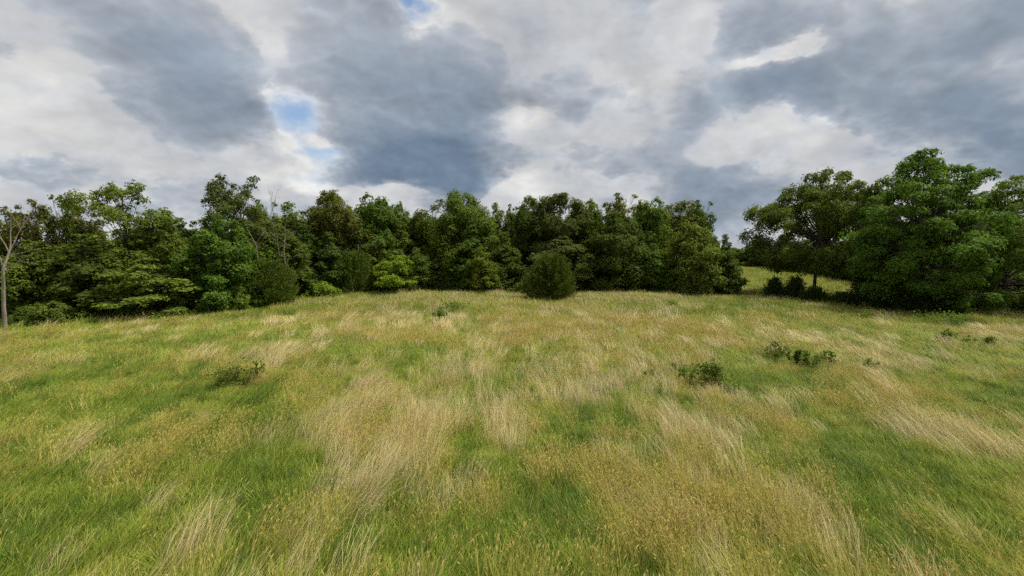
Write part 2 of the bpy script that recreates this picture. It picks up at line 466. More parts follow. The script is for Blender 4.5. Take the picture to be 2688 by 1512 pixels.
def make_tree(seed, W, H, kind='oak', cbase=0.15, leaf=0.13, cover=1.15, nb=46, bsize=0.16, flat=0.80, trunk_r=None,
              lean=(0, 0), lobes=0.26, limbs=True, lobelist=None, tiers=0):
    """returns (trunk mesh, crown mesh); base at the origin, crown W wide, top at H"""
    r = np.random.default_rng(seed)
    tr = trunk_r or max(0.05, H * 0.016)
    z0 = H * cbase; ch = H - z0
    lean = np.array([lean[0], lean[1], 0.0])
    # angular lobing of the outline
    ph = r.uniform(0, 2 * PI, 5); am = r.uniform(0.4, 1, 5)
    def env(th, t):
        k = 1 + lobes * (am[0] * np.sin(2 * th + ph[0] + 3 * t) + am[1] * np.sin(3 * th + ph[1] - 4 * t) + 0.7 * am[2] * np.sin(5 * th + ph[2] + 7 * t)) / 1.6
        return profile(kind, t) * W / 2 * k
    pos, nrm, tint = [], [], []
    centres = []
    s0 = bsize * (W * 0.6 + ch * 0.4)
    tries = 0
    if lobelist is not None:
        for (lx, ly, lz, s) in lobelist: centres.append((np.array([lx, ly, lz]), s))
    while len(centres) < nb and tries < nb * 30:
        tries += 1
        t = r.uniform(0.0, 1.0)
        if r.random() > 0.25 + 0.75 * profile(kind, np.array([t]))[0]: continue
        th = r.uniform(0, 2 * PI)
        s = s0 * r.uniform(0.55, 1.05) * (0.72 if t > 0.85 else 1)
        if tiers: t = (np.round(t * tiers) + r.normal(0, 0.12)) / tiers; t = min(max(t, 0.02), 0.99)
        rr = max(env(th, t) - s * 0.55, 0.02) * (r.uniform(0.72, 1.0) if r.random() < 0.74 else r.uniform(0.15, 0.6))
        rr *= 1 + r.normal(0, 0.06)
        c = np.array([math.cos(th) * rr, math.sin(th) * rr, z0 + t * (ch - s * (0.35 + 0.5 * t))]) + lean * (z0 + t * ch)
        if any(np.linalg.norm((c - d) / (1, 1, 0.8)) < 0.55 * (s + q) * 0.72 for d, q in centres) and tries < nb * 22: continue
        centres.append((c, s))
    larea = leaf * leaf * 2 * 0.58
    for (c, s) in centres:
        out = np.array([c[0], c[1], 0.0]) - lean * c[2]; out[2] = 0.0; on = np.linalg.norm(out); out = out / on if on > 0.05 else np.array([0, 0, 0.0])
        # many small sprays of foliage over the bough, denser on the upper and outer faces
        n_sp = max(14, int(38 * (s / 0.9) ** 1.6))
        d = r.normal(0, 1, (n_sp, 3)); d += out * 0.60 + np.array([0, 0, 0.38]); d /= np.linalg.norm(d, axis=1)[:, None]
        rad = s * r.uniform(0.50, 1.12, n_sp) * np.where(r.random(n_sp) < 0.14, 1.28, 1.0)
        sp = c + d * rad[:, None] * np.array([1, 1, flat])
        sn = d * 0.75 + np.array([0, 0, 0.50]) + r.normal(0, 0.28, (n_sp, 3))
        sn /= np.linalg.norm(sn, axis=1)[:, None]
        stint = np.clip(r.normal(0.46, 0.17, n_sp) + r.normal(0, 0.10), 0, 1)
        total = int(cover * 4 * PI * s * s * 0.58 / larea)
        per = r.integers(0, n_sp, total)
        srad = (s * 0.19 * r.uniform(0.6, 1.4, n_sp))[per]
        rho = srad * np.sqrt(r.uniform(0, 1, total)) * 1.7; ang = r.uniform(0, 2 * PI, total)
        nn = sn[per]
        e1 = np.cross(nn, np.array([0.3, 0.2, 0.1])); e1 /= np.linalg.norm(e1, axis=1)[:, None] + 1e-9
        e2 = np.cross(nn, e1)
        rim = rho / (srad * 1.7)
        g = e1 * (rho * np.cos(ang))[:, None] + e2 * (rho * np.sin(ang))[:, None] - nn * (rim ** 2 * srad * 0.6)[:, None] + r.normal(0, 0.28, (total, 3)) * srad[:, None]
        pos.append(sp[per] + g)
        tilt = (g / (np.linalg.norm(g, axis=1)[:, None] + 1e-6)) * (rim * 0.55)[:, None]
        nrm.append(nn + tilt + r.normal(0, 0.30, (total, 3)))
        tint.append(np.clip(stint[per] + r.normal(0, 0.10, total), 0, 1))
    pos = np.concatenate(pos); nrm = np.concatenate(nrm); tint = np.concatenate(tint)
    keep = pos[:, 2] > 0.05
    pos, nrm, tint = pos[keep], nrm[keep], tint[keep]
    v = leaves_from(pos, nrm, leaf, r)
    crown = np_mesh('crown', v, np.arange(len(pos) * 4).reshape(-1, 4), None, {'tint': tint})
    g = Geo()
    zt = z0 + ch * 0.80
    n = 9
    tp = wobble((0, 0, -0.25), (lean * zt) + np.array([0, 0, zt]), n, 0.05, r)
    trr = tr * (1 - 0.82 * np.linspace(0, 1, n) ** 0.9); trr[0] *= 1.5; trr[1] *= 1.08
    g.tube(tp, trr, 8)
    if limbs:
        for (c, s) in centres:
            zf = min(max(0.25 + 0.62 * (c[2] / H) - 0.12, 0.16), 0.92) * 0.98
            k = zf * (n - 1); i = int(min(k, n - 2)); f = k - i
            p0 = tp[i] * (1 - f) + tp[i + 1] * f
            if c[2] < p0[2] * 0.6: continue
            r0 = max(0.018, (trr[i] * (1 - f) + trr[i + 1] * f) * 0.42)
            g.tube(wobble(p0, c, 6, 0.10, r, 0.06), np.linspace(r0, 0.012, 6), 5)
            for _ in range(4):
                d = r.normal(0, 1, 3); d[2] = abs(d[2]) * 0.5; d /= np.linalg.norm(d)
                g.tube(wobble(c * 0.75 + p0 * 0.25, c + d * s * 0.9, 4, 0.12, r), np.linspace(r0 * 0.4, 0.006, 4), 4)
    return g.mesh('trunk'), crown


LIB = {}
def lib(key, **kw):
    LIB[key] = (make_tree(**kw), kw['W'], kw['H'])

lib('oak_a', seed=11, W=8.5, H=14, kind='oak', cbase=0.22, nb=78, leaf=0.135)
lib('oak_b', seed=12, W=8.0, H=14, kind='oak', cbase=0.26, nb=74, lobes=0.36, leaf=0.135)
lib('oak_c', seed=13, W=9.0, H=13, kind='dome', cbase=0.12, nb=84, leaf=0.135)
lib('oak_d', seed=14, W=7.0, H=13, kind='oak', cbase=0.12, nb=60, leaf=0.145, lobes=0.34, bsize=0.16)
lib('low_a', seed=21, W=8.0, H=11, kind='low', cbase=0.02, nb=88, leaf=0.135)
lib('low_b', seed=22, W=7.5, H=10, kind='low', cbase=0.02, nb=86, lobes=0.36, leaf=0.135)
lib('low_c', seed=23, W=7.0, H=12, kind='cone', cbase=0.03, nb=84, leaf=0.135)
lib('low_d', seed=24, W=7.5, H=11, kind='low', cbase=0.04, nb=80, lobes=0.40, bsize=0.15, flat=0.7, leaf=0.135)
lib('low_e', seed=25, W=7.0, H=11, kind='cone', cbase=0.03, nb=78, lobes=0.42, bsize=0.15, flat=0.75, leaf=0.135)
lib('open_a', seed=31, W=6.0, H=14, kind='open', cbase=0.30, nb=46, bsize=0.14, cover=0.9, lobes=0.35, leaf=0.14)
lib('open_b', seed=32, W=6.5, H=14, kind='open', cbase=0.28, nb=48, bsize=0.14, cover=0.9, lobes=0.4, leaf=0.14)
lib('layer_a', seed=41, W=5.5, H=6.5, kind='low', cbase=0.06, nb=46, flat=0.45, leaf=0.11, tiers=8, cover=1.0, bsize=0.17)
lib('shrub_a', seed=51, W=4.0, H=2.6, kind='dome', cbase=0.02, nb=26, bsize=0.24, leaf=0.085)
lib('shrub_b', seed=52, W=4.0, H=3.2, kind='dome', cbase=0.02, nb=26, bsize=0.22, leaf=0.085, flat=0.5)


def tree(name, label, px, depth, top, wpx, key, pal, group=None, rz=None, cat='tree', base_py=None, extra=None, bark=None):
    """a tree whose crown is centred on px and tops out at top when seen from the photograph's viewpoint"""
    x, zt = col_at(px, top, depth)
    z0 = float(gz(x, depth))
    H = zt - z0 + 0.15; W = wpx / F * depth * 1.22
    rz = random.Random(hash((px, depth)) & 0xffff).uniform(0, 6.28) if rz is None else rz
    t = empty(name, (x, depth, z0), rz)
    if extra is not None:
        (tm, cm), w0, h0 = make_tree(W=W, H=H, **extra), W, H
        sx = sz = 1.0
    else:
        (tm, cm), w0, h0 = LIB[key]; sx, sz = W / w0, H / h0
    a = link('trunk', tm, bark or BARK, t); b = link('crown', cm, LEAF[pal], t)
    a.scale = (sx, sx, sz); b.scale = (sx, sx, sz)
    tag(t, label, cat, group)
    return t


GW = 'trees along the front of the wood'
GR = 'trees on the right of the meadow'
big = dict(nb=58, leaf=0.125)
T = tree
# --- left end of the wood
T('broadleaf_tree', 'dark reddish crowned tree at the left edge behind the bare pale tree', 14, 45, 541, 100, 'open_a', 'russet', GW)
T('broadleaf_tree', 'thin crowned olive brown tree just right of the bare pale tree', 82, 44, 522, 92, 'open_b', 'russet', GW)
T('broadleaf_tree', 'loose yellowish topped tree with sky showing between its twigs, near left edge', 145, 46, 512, 84, 'open_a', 'olive', GW)
T('broadleaf_tree', 'russet tinged tree leaning against the left side of the tall forked oak', 208, 48, 545, 90, 'open_b', 'russet', GW)
T('oak_tree', 'tall open oak rising above the left wood with three separate leafy tops', 318, 47, 462, 195, None, 'olive', GW, rz=0.0,
  extra=dict(seed=61, kind='open', cbase=0.36, nb=28, bsize=0.13, cover=1.1, lobes=0.3, trunk_r=0.2, leaf=0.11,
             lobelist=[(-2.1, 0, 11.9, 0.95), (-1.3, 0.3, 12.5, 1.0), (-0.5, -0.2, 12.0, 0.9), (0.9, 0, 12.3, 0.8), (1.3, 0.4, 11.6, 0.75), (-1.8, -0.5, 10.7, 1.0),
                       (2.5, 0, 10.0, 0.9), (3.2, 0, 9.3, 0.85), (2.8, 0.5, 8.6, 0.9), (-0.4, 0.3, 10.4, 1.1), (0.6, -0.3, 9.3, 1.1)]))
T('broadleaf_tree', 'pointed dark green crown between the forked oak and the vivid green tree', 440, 45, 572, 115, 'low_e', 'mid', GW)
T('broadleaf_tree', 'small hazy grey green crown peeping between pointed dark tree and vivid green tree', 520, 54, 576, 95, 'open_b', 'grey', GW)
T('broadleaf_tree', 'vivid fresh green tree in front of the tall narrow oak', 580, 46, 564, 155, 'low_d', 'vivid', GW)
T('oak_tree', 'tall narrow grey green oak standing above the vivid green tree', 622, 54, 454, 138, None, 'grey', GW, rz=0.4,
  extra=dict(seed=62, kind='open', cbase=0.34, nb=58, bsize=0.13, cover=0.95, lobes=0.3, trunk_r=0.2, leaf=0.115))
T('broadleaf_tree', 'shaded green tree filling the wood edge beside the bare pale trunk', 75, 42, 632, 165, 'low_b', 'mid', GW)
T('broadleaf_tree', 'dark tree below the forked oak, left of the broad olive tree', 220, 43, 630, 170, 'low_d', 'dark', GW)
T('broadleaf_tree', 'broad layered olive tree low at the meadow edge under the forked oak', 390, 42.5, 676, 215, 'layer_a', 'olive', GW)
T('bush', 'round olive bush at the foot of the wood near the left edge', 135, 38.5, 792, 105, 'shrub_a', 'olive', 'bushes at the wood edge', cat='bush')
T('bush', 'low dark bush right beside the foot of the bare pale trunk', 60, 38.5, 805, 60, 'shrub_b', 'dark', 'bushes at the wood edge', cat='bush')
T('bush', 'fresh green leafy bush right of the broad olive tree', 520, 44, 748, 95, 'shrub_b', 'vivid', 'bushes at the wood edge', cat='bush')
T('broadleaf_tree', 'bushy mid green tree left of the dark olive cedar in the left wood', 640, 48, 690, 110, 'low_b', 'vivid', GW)
T('bush', 'dark green bush at the base of the vivid green tree', 618, 45.5, 752, 85, 'shrub_a', 'mid', 'bushes at the wood edge', cat='bush')
T('broadleaf_tree', 'slim airy tree just left of the bare leaning snag', 695, 60, 524, 85, 'open_b', 'grey', GW)
T('broadleaf_tree', 'flat topped green tree behind the two dead snags', 775, 63, 528, 115, 'open_a', 'mid', GW)
T('broadleaf_tree', 'dark tree low behind the dead snags', 760, 58, 610, 130, 'low_b', 'dark', GW)
T('broadleaf_tree', 'rounded tree with reddish brown top left of centre', 870, 64, 498, 118, 'oak_a', 'russet', GW)
T('broadleaf_tree', 'dark green tree under the rounded reddish top, left of centre', 860, 59, 610, 130, 'low_e', 'dark', GW)
T('broadleaf_tree', 'green tree with a notched airy top between reddish top and central dome', 983, 66, 499, 98, 'oak_d', 'vivid', GW)
T('broadleaf_tree', 'small narrow crown left of the large central dome tree', 1041, 69, 527, 64, 'oak_b', 'mid', GW)
T('broadleaf_tree', 'olive middle storey tree above the brownish cedar left of centre', 945, 64, 575, 130, 'low_d', 'olive', GW)
T('broadleaf_tree', 'mid green tree behind the layered yellow green tree', 1050, 66, 582, 110, 'low_e', 'mid', GW)
T('bush', 'low yellow green bush left of the brownish round cedar', 846, 54.5, 741, 82, 'shrub_a', 'bright', 'bushes at the wood edge', cat='bush')
T('small_tree', 'layered bright yellow green small tree right of the brownish cedar', 1034, 59.5, 657, 112, 'layer_a', 'bright', GW)
T('small_tree', 'fresh green rounded small tree right of the layered yellow green tree', 1092, 62, 652, 85, 'low_b', 'mid', GW)
# --- middle of the wood
T('oak_tree', 'large dark domed tree highest in the middle of the wood', 1206, 67, 496, 185, None, 'mid', GW, rz=0.0,
  extra=dict(seed=63, kind='dome', cbase=0.25, nb=70, bsize=0.15, leaf=0.145, lobes=0.2))
T('broadleaf_tree', 'airy russet shoulder tree against the left flank of the central dome', 1135, 69, 522, 80, 'open_a', 'russet', GW)
T('broadleaf_tree', 'layered light green tree in front of the central dome', 1243, 63, 590, 135, 'low_e', 'mid', GW)
T('small_tree', 'slender light green young tree with thin trunk below the central dome', 1262, 59.5, 642, 92, None, 'bright', GW, rz=1.0,
  extra=dict(seed=64, kind='cone', cbase=0.16, nb=34, bsize=0.17, leaf=0.1, cover=0.9, flat=0.5, lobes=0.4, trunk_r=0.07))
T('broadleaf_tree', 'dark tree filling the shade left of the slender light green young tree', 1160, 63, 640, 110, 'low_c', 'dark', GW)
T('broadleaf_tree', 'dark tree filling the shade between slender young tree and big round cedar', 1325, 64, 610, 110, 'low_e', 'mid', GW)
T('broadleaf_tree', 'thin distant crown in the dip right of the central dome', 1312, 75, 530, 66, 'open_a', 'grey', GW)
T('broadleaf_tree', 'second thin distant crown in the dip, just left of the broad grey green tree', 1346, 76, 536, 50, 'open_b', 'russet', GW)
T('broadleaf_tree', 'green knob topped tree left of the broad grey green tree', 1402, 70, 512, 92, 'oak_a', 'mid', GW)
T('oak_tree', 'broad grey green tree above and behind the round cedar', 1470, 67, 505, 135, None, 'grey', GW, rz=0.0,
  extra=dict(seed=65, kind='oak', cbase=0.2, nb=58, bsize=0.16, leaf=0.145, lobes=0.25))
T('broadleaf_tree', 'green shouldered tree right of the broad grey green tree', 1538, 69, 514, 95, 'oak_d', 'mid', GW)
T('broadleaf_tree', 'greyish bushy tree at half height right behind the round cedar', 1478, 62.5, 620, 150, 'low_d', 'grey', GW)
T('broadleaf_tree', 'airy russet crown peeping over the sloping olive green tree', 1640, 74, 505, 96, 'open_b', 'russet', GW)
T('broadleaf_tree', 'large sloping olive green tree reaching down to the grass right of centre', 1612, 63, 548, 165, None, 'olive', GW, rz=0.0,
  extra=dict(seed=66, kind='low', cbase=0.02, nb=72, bsize=0.15, leaf=0.14, lobes=0.3))
T('broadleaf_tree', 'upright fresh green tree right of the sloping olive green tree', 1706, 66, 510, 92, 'oak_d', 'mid', GW)
T('broadleaf_tree', 'dark green filler tree at the base between sloping olive tree and rounded end tree', 1712, 62.5, 640, 95, 'low_b', 'mid', GW)
T('broadleaf_tree', 'russet topped tree behind the rounded tree at the wood end', 1788, 70, 525, 115, 'oak_a', 'russet', GW)
T('broadleaf_tree', 'dark slim tree crowning the right end of the wood', 1846, 68, 524, 70, 'open_b', 'dark', GW)
T('broadleaf_tree', 'rounded dense olive tree at the right end of the wood', 1820, 61.5, 574, 142, None, 'olive', GW, rz=0.0,
  extra=dict(seed=67, kind='low', cbase=0.02, nb=70, bsize=0.15, leaf=0.14, lobes=0.18))
T('broadleaf_tree', 'lowest dark green tree ending the wood beside the gap to the far meadow', 1905, 62.5, 616, 84, 'low_e', 'dark', GW)
for (lab, px, dep, top, w, key, pal) in (
        ('small light green bush at the wood edge left of the slender young tree', 1240, 60.5, 748, 44, 'shrub_b', 'vivid'),
        ('low yellow green bush at the wood edge below the layered small tree', 1150, 61.0, 758, 40, 'shrub_a', 'bright'),
        ('leafy bush touching the left side of the big round cedar', 1365, 57.5, 742, 48, 'shrub_b', 'mid'),
        ('little green bush right of the big round cedar', 1545, 62.0, 755, 40, 'shrub_a', 'vivid'),
        ('low leafy bush under the upright fresh green tree', 1722, 61.5, 748, 50, 'shrub_b', 'olive'),
        ('sprawling green bush between the dark spreading cedar and the low yellow bush', 780, 55.5, 755, 60, 'shrub_b', 'vivid'),
        ('low light bush at the grass edge under the broad olive tree', 330, 40.5, 800, 70, 'shrub_a', 'mid')):
    T('bush', lab, px, dep, top, w, key, pal, 'bushes at the wood edge', cat='bush')
# --- right group
T('oak_tree', 'spreading olive oak with a clear bare trunk before the far meadow', 2155, 61, 437, 285, None, 'light', GR, rz=0.0,
  extra=dict(seed=71, kind='low', cbase=0.22, nb=150, bsize=0.095, leaf=0.13, cover=1.0, lobes=0.24, trunk_r=0.24, lean=(0.035, 0)))
T('oak_tree', 'huge dark green oak with drooping tiers dominating the right', 2435, 47, 382, 292, None, 'vivid', GR, rz=0.0,
  extra=dict(seed=72, kind='low', cbase=0.08, nb=165, bsize=0.095, leaf=0.12, cover=1.05, lobes=0.28, flat=0.5, trunk_r=0.42,
             lobelist=[(5.4, 0, 14.3, 0.85), (6.3, 0, 14.6, 0.75), (6.9, 0.2, 14.2, 0.6), (4.6, 0, 13.7, 0.9), (0.4, 0, 14.9, 1.3), (-1.8, 0, 14.5, 1.2), (2.2, 0, 14.7, 1.2), (-3.2, 0, 13.6, 1.1)]))
T('broadleaf_tree', 'dark green tree pressed against the left side of the huge oak', 2300, 52, 472, 84, 'oak_b', 'dark', GR)
T('broadleaf_tree', 'green tree cut off by the right edge of the picture', 2672, 50, 455, 260, None, 'mid', GR, rz=0.0,
  extra=dict(seed=73, kind='low', cbase=0.03, nb=90, bsize=0.11, leaf=0.12, lobes=0.22, flat=0.7))
T('broadleaf_tree', 'dark tree in the gap between the huge oak and the right edge tree', 2580, 58, 560, 150, 'low_a', 'dark', GR)
FAR = 'row of trees beyond the far meadow'
for (px, dep, top, w, key, pal) in ((1925, 150, 648, 60, 'low_a', 'dark'), (1965, 142, 640, 58, 'low_b', 'mid'), (2008, 135, 628, 62, 'low_a', 'dark'), (2060, 124, 622, 76, 'low_b', 'olive'),
                                    (2110, 114, 625, 80, 'low_a', 'mid'), (2165, 104, 625, 86, 'low_b', 'dark'), (2215, 96, 628, 86, 'low_a', 'dark'), (2268, 88, 620, 96, 'low_b', 'dark'),
                                    (2330, 80, 600, 110, 'low_a', 'dark'), (2400, 72, 590, 120, 'low_b', 'dark'), (2480, 66, 590, 130, 'low_a', 'dark'), (2560, 62, 590, 140, 'low_b', 'dark'), (2660, 57, 590, 150, 'low_a', 'dark'),
                                    (2760, 56, 560, 170, 'low_b', 'mid')):
    lab = {1925: 'distant tree at the left end of the far row, beside the end of the wood', 1965: 'lowest distant tree in the notch of sky between wood and right oaks',
           2008: 'distant tree just right of the sky notch in the far row', 2060: 'distant olive tree under the left fringe of the clear trunked oak',
           2110: 'distant tree directly left of the clear oak trunk', 2165: 'distant tree directly right of the clear oak trunk'}
    T('broadleaf_tree', lab.get(px, 'tree in the shaded row closing the far meadow behind the right oaks'), px, dep, top, w, key, pal, FAR)

# --- depth of the wood behind the front trees
fill = random.Random(5)
edge = [(-75, 30), (-42, 40), (-36, 43), (-30, 47), (-25, 57), (-19, 61), (-10, 65), (1, 67), (17, 69), (24, 67), (33, 84), (50, 115), (68, 150)]
def on_edge(s):
    i = int(min(max(s, 0), len(edge) - 1.001)); f = s - i
    return edge[i][0] * (1 - f) + edge[i + 1][0] * f, edge[i][1] * (1 - f) + edge[i + 1][1] * f
for row, dd in enumerate((5.5, 11.5, 18.0)):
    s = 0.3 + 0.13 * row
    while s < 11.6:
        x, y = on_edge(s)
        x += fill.uniform(-1.2, 1.2) - 0.25 * dd; y += dd + fill.uniform(-1.5, 1.5)
        H = 5.4 + min(y, 80) * 0.083 + fill.uniform(-0.8, 0.6); W = fill.uniform(6.5, 9.0)
        key = fill.choice(['low_a', 'low_b', 'low_c', 'low_d', 'low_e'])
        pal = fill.choice(['dark', 'mid', 'dark', 'olive'])
        (tm, cm), w0, h0 = LIB[key]
        z0 = float(gz(x, y))
        t = empty('woodland_tree', (x, y, z0), fill.uniform(0, 6.28))
        for nm, me, mt in (('trunk', tm, BARK), ('crown', cm, LEAF[pal])):
            o = link(nm, me, mt, t); o.scale = (W / w0, W / w0, H / h0)
        tag(t, 'shaded tree in the depth of the wood, mostly hidden behind the front trees', 'tree', 'trees in the depth of the wood')
        s += fill.uniform(0.40, 0.58)

# ------------------------------------------------------------------ cedars
def make_cedar(seed, W, H, leaf=0.075, dens=1.0, kind='dome', n=None):
    r = np.random.default_rng(seed)
    n_sp = int(n or 520 * dens)
    t = r.uniform(0, 1, n_sp) ** 0.9; th = r.uniform(0, 2 * PI, n_sp)
    ph = r.uniform(0, 6.28, 4)
    prof = (np.clip(1 - t ** 1.9, 0.01, 1) ** 0.6 * np.clip(0.80 + 0.9 * t, 0, 1)) if kind == 'dome' else np.clip((1 - t) ** 0.8, 0.03, 1) * np.clip(0.7 + 2.5 * t, 0, 1)
    k = 1 + 0.13 * np.sin(2 * th + ph[3] + 3 * t) + 0.11 * np.sin(3 * th + ph[0] + 4 * t) + 0.10 * np.sin(7 * th + ph[1] - 9 * t) + 0.09 * np.sin(12 * th + 17 * t + ph[2]) + r.normal(0, 0.13, n_sp)
    rr = prof * W / 2 * k * np.where(r.random(n_sp) < 0.78, r.uniform(0.86, 1.0, n_sp), r.uniform(0.3, 0.85, n_sp))
    c = np.stack([np.cos(th) * rr, np.sin(th) * rr, 0.05 * H + t * H * 0.95], 1)
    out = np.stack([np.cos(th), np.sin(th), 0.75 + 0.6 * t], 1); out /= np.linalg.norm(out, axis=1)[:, None]
    st = np.clip(r.normal(0.42, 0.24, n_sp), 0, 1)
    per = 42
    idx = np.repeat(np.arange(n_sp), per); m = len(idx)
    L = (0.085 if W > 3.2 else 0.12) * (W + H) * r.uniform(0.4, 1.5, n_sp)
    s = r.uniform(-0.55, 1, m)
    wid = 0.34 * (1 - 0.75 * np.clip(s, 0, 1))
    pos = c[idx] + out[idx] * (s * L[idx])[:, None] + r.normal(0, 1, (m, 3)) * (L[idx] * wid)[:, None] * 0.55
    d = out[idx] * 0.9 + r.normal(0, 0.45, (m, 3)); d /= np.linalg.norm(d, axis=1)[:, None]
    sd = np.cross(d, r.normal(0, 1, (m, 3))); sd /= np.linalg.norm(sd, axis=1)[:, None]
    l = (leaf * r.uniform(0.7, 1.5, m))[:, None]
    keep = pos[:, 2] > 0.03
    v = np.stack([pos - d * l, pos - sd * l * 0.32, pos + d * l * 1.3, pos + sd * l * 0.32], 1)[keep]
    tint = np.clip(st[idx] + r.normal(0, 0.16, m), 0, 1)[keep]
    crown = np_mesh('crown', v.reshape(-1, 3), np.arange(len(v) * 4).reshape(-1, 4), None, {'tint': tint})
    g = Geo(); g.tube(wobble((0, 0, -0.15), (0, 0, H * 0.9), 7, 0.03, r), np.linspace(0.025 * H, 0.01, 7), 7)
    for i in r.choice(n_sp, min(90, n_sp), False):
        g.tube(wobble((0, 0, max(0.05, c[i, 2] - rr[i] * 0.5)), c[i], 4, 0.06, r), np.linspace(0.02, 0.005, 4), 4)
    return g.mesh('trunk'), crown


def cedar(label, px, base, top, wpx, pal, seed, group=None, kind='dome', cat='cedar', name='cedar_tree', dens=1.0, push=0.35):
    x, y = at(px, base); x, y = at(px, base, float(gz(x, y)))
    W = wpx / F * y * 1.02
    y += W * push
    x = (px - 1344) / F * y * 1.004
    _, zt = col_at(px, top, y)
    z0 = float(gz(x, y))
    t = empty(name, (x, y, z0))
    tm, cm = make_cedar(seed, W, zt - z0, leaf=0.05 + 0.006 * W, dens=dens, kind=kind)
    link('trunk', tm, BARK, t); link('crown', cm, LEAF[pal], t)
    tag(t, label, cat, group)


CG = 'evergreen cedars round the meadow'
cedar('big round dark cedar standing alone in front of the wood centre', 1447, 795, 680, 108, 'cedar', 81, CG, dens=2.2)
cedar('brownish olive round cedar left of the layered yellow green tree', 932, 780, 672, 98, 'cedar', 82, CG, dens=1.8)
cedar('dark olive spreading cedar at the foot of the dead snags', 708, 812, 694, 128, 'cedar', 83, CG, dens=1.8)
cedar('small pointed young cedar leftmost of the three before the far meadow', 2033, 788, 738, 52, 'cedar_dark', 84, 'young cedars before the far meadow', 'cone', dens=0.8)
cedar('middle young cedar with ragged top, before the far meadow', 2086, 790, 735, 56, 'cedar_dark', 85, 'young cedars before the far meadow', 'cone', dens=0.8)
cedar('low young cedar at the foot of the clear trunked oak', 2140, 800, 762, 56, 'cedar_dark', 86, 'young cedars before the far meadow', dens=0.7)
cedar('dark ragged cedar at the left foot of the huge oak', 2275, 812, 735, 92, 'cedar_dark', 87, CG, 'cone', dens=1.2)
cedar('nearly black ragged cedar under the middle of the huge oak', 2365, 826, 738, 120, 'cedar_dark', 88, CG, 'cone', dens=1.4)
cedar('nearly black low cedar at the right foot of the huge oak', 2455, 828, 752, 130, 'cedar_dark', 89, CG, dens=1.4)
cedar('tiny dark cedar left of the ragged cedar under the huge oak', 2215, 808, 772, 46, 'cedar_dark', 90, CG, dens=0.6)

# ------------------------------------------------------------------ dead trees
def dead_tree(label, base, pts, rads, limbs, mat, seed, depth):
    """pts and limbs as picture points at the tree's own depth, turned into metres"""
    r = np.random.default_rng(seed)
    x0, _ = col_at(*base, depth); z0 = float(gz(x0, depth))
    t = empty('dead_tree', (x0, depth, z0))
    def w(p, dy=0.0):
        x, z = col_at(p[0], p[1], depth); return np.array([x - x0, dy, z - z0])
    g = Geo()
    P = [np.array([0, 0, -0.2])] + [w(p, r.normal(0, 0.15)) for p in pts]
    P2 = []
    for a, b in zip(P[:-1], P[1:]): P2.extend(list(wobble(a, b, 5, 0.03, r))[:-1])
    P2.append(P[-1])
    g.tube(P2, np.interp(np.linspace(0, 1, len(P2)), np.linspace(0, 1, len(rads)), rads), 8)
    trunk = link('trunk', g.mesh('trunk'), mat, t)
    for (a, b, ra, nsub) in limbs:
        gl = Geo()
        dy = r.uniform(-1.2, 1.2)
        pa, pb = w(a), w(b, dy)
        line = wobble(pa, pb, 8, 0.07, r, 0.05)
        gl.tube(line, np.linspace(ra, ra * 0.18, 8), 6)
        L = np.linalg.norm(pb - pa)
        for k in range(nsub):
            i = r.integers(2, 7); q = line[i]
            d = (pb - pa) / L + r.normal(0, 0.55, 3) + np.array([0, 0, 0.25]); d /= np.linalg.norm(d)
            e = q + d * L * r.uniform(0.22, 0.5)
            sub = wobble(q, e, 5, 0.09, r, 0.04)
            gl.tube(sub, np.linspace(ra * 0.38, 0.006, 5), 4)
            for _ in range(3):
                d2 = d + r.normal(0, 0.6, 3); d2 /= np.linalg.norm(d2)
                q2 = sub[r.integers(1, 5)]
                gl.tube(wobble(q2, q2 + d2 * L * r.uniform(0.08, 0.2), 4, 0.1, r), np.linspace(ra * 0.16, 0.004, 4), 4)
        link('limb', gl.mesh('limb'), mat, t)
    tag(t, label, 'dead tree', 'bare dead trees')


dead_tree('pale bare forked dead tree at the left edge of the meadow', (10, 852), [(14, 780), (19, 705), (24, 650), (24, 600), (30, 545)], [0.15, 0.125, 0.10, 0.06, 0.035, 0.01],
          [((17, 712), (-45, 600), 0.06, 4), ((20, 705), (92, 685), 0.04, 4), ((24, 668), (46, 560), 0.045, 4), ((22, 660), (-6, 560), 0.045, 4), ((30, 670), (80, 655), 0.03, 3), ((12, 745), (-25, 735), 0.03, 3), ((27, 600), (60, 575), 0.025, 3)], BARK_ASH, 101, 36)
dead_tree('leaning reddish brown dead snag with bare twigs above the wood', (737, 792), [(734, 700), (722, 610), (716, 560), (712, 520), (703, 483)], [0.08, 0.075, 0.055, 0.03, 0.013, 0.005],
          [((717, 545), (732, 497), 0.025, 5), ((713, 525), (706, 500), 0.03, 4), ((722, 600), (700, 560), 0.03, 4), ((730, 650), (760, 610), 0.025, 6), ((728, 640), (704, 610), 0.03, 5)], BARK_RUST, 102, 53.0)
dead_tree('straight pale dead snag with short stubs right of the leaning snag', (752, 790), [(750, 725), (747, 660), (749, 600)], [0.09, 0.09, 0.075, 0.03],
          [((748, 640), (778, 600), 0.03, 5), ((750, 690), (775, 672), 0.025, 5), ((748, 620), (738, 585), 0.025, 4)], BARK_PALE, 103, 52.6)
dead_tree('thin curved pale dead stem below the tall narrow oak', (676, 795), [(676, 700), (672, 645), (660, 618), (648, 598)], [0.05, 0.048, 0.04, 0.03, 0.012],
          [((672, 640), (684, 606), 0.016, 4), ((675, 690), (662, 664), 0.014, 4)], BARK_PALE, 104, 49)
dead_tree('thin pale dead stem rising behind the brownish round cedar', (940, 780), [(940, 700), (939, 640)], [0.10, 0.08, 0.04], [((940, 660), (948, 630), 0.02, 4)], BARK_PALE, 105, 61)

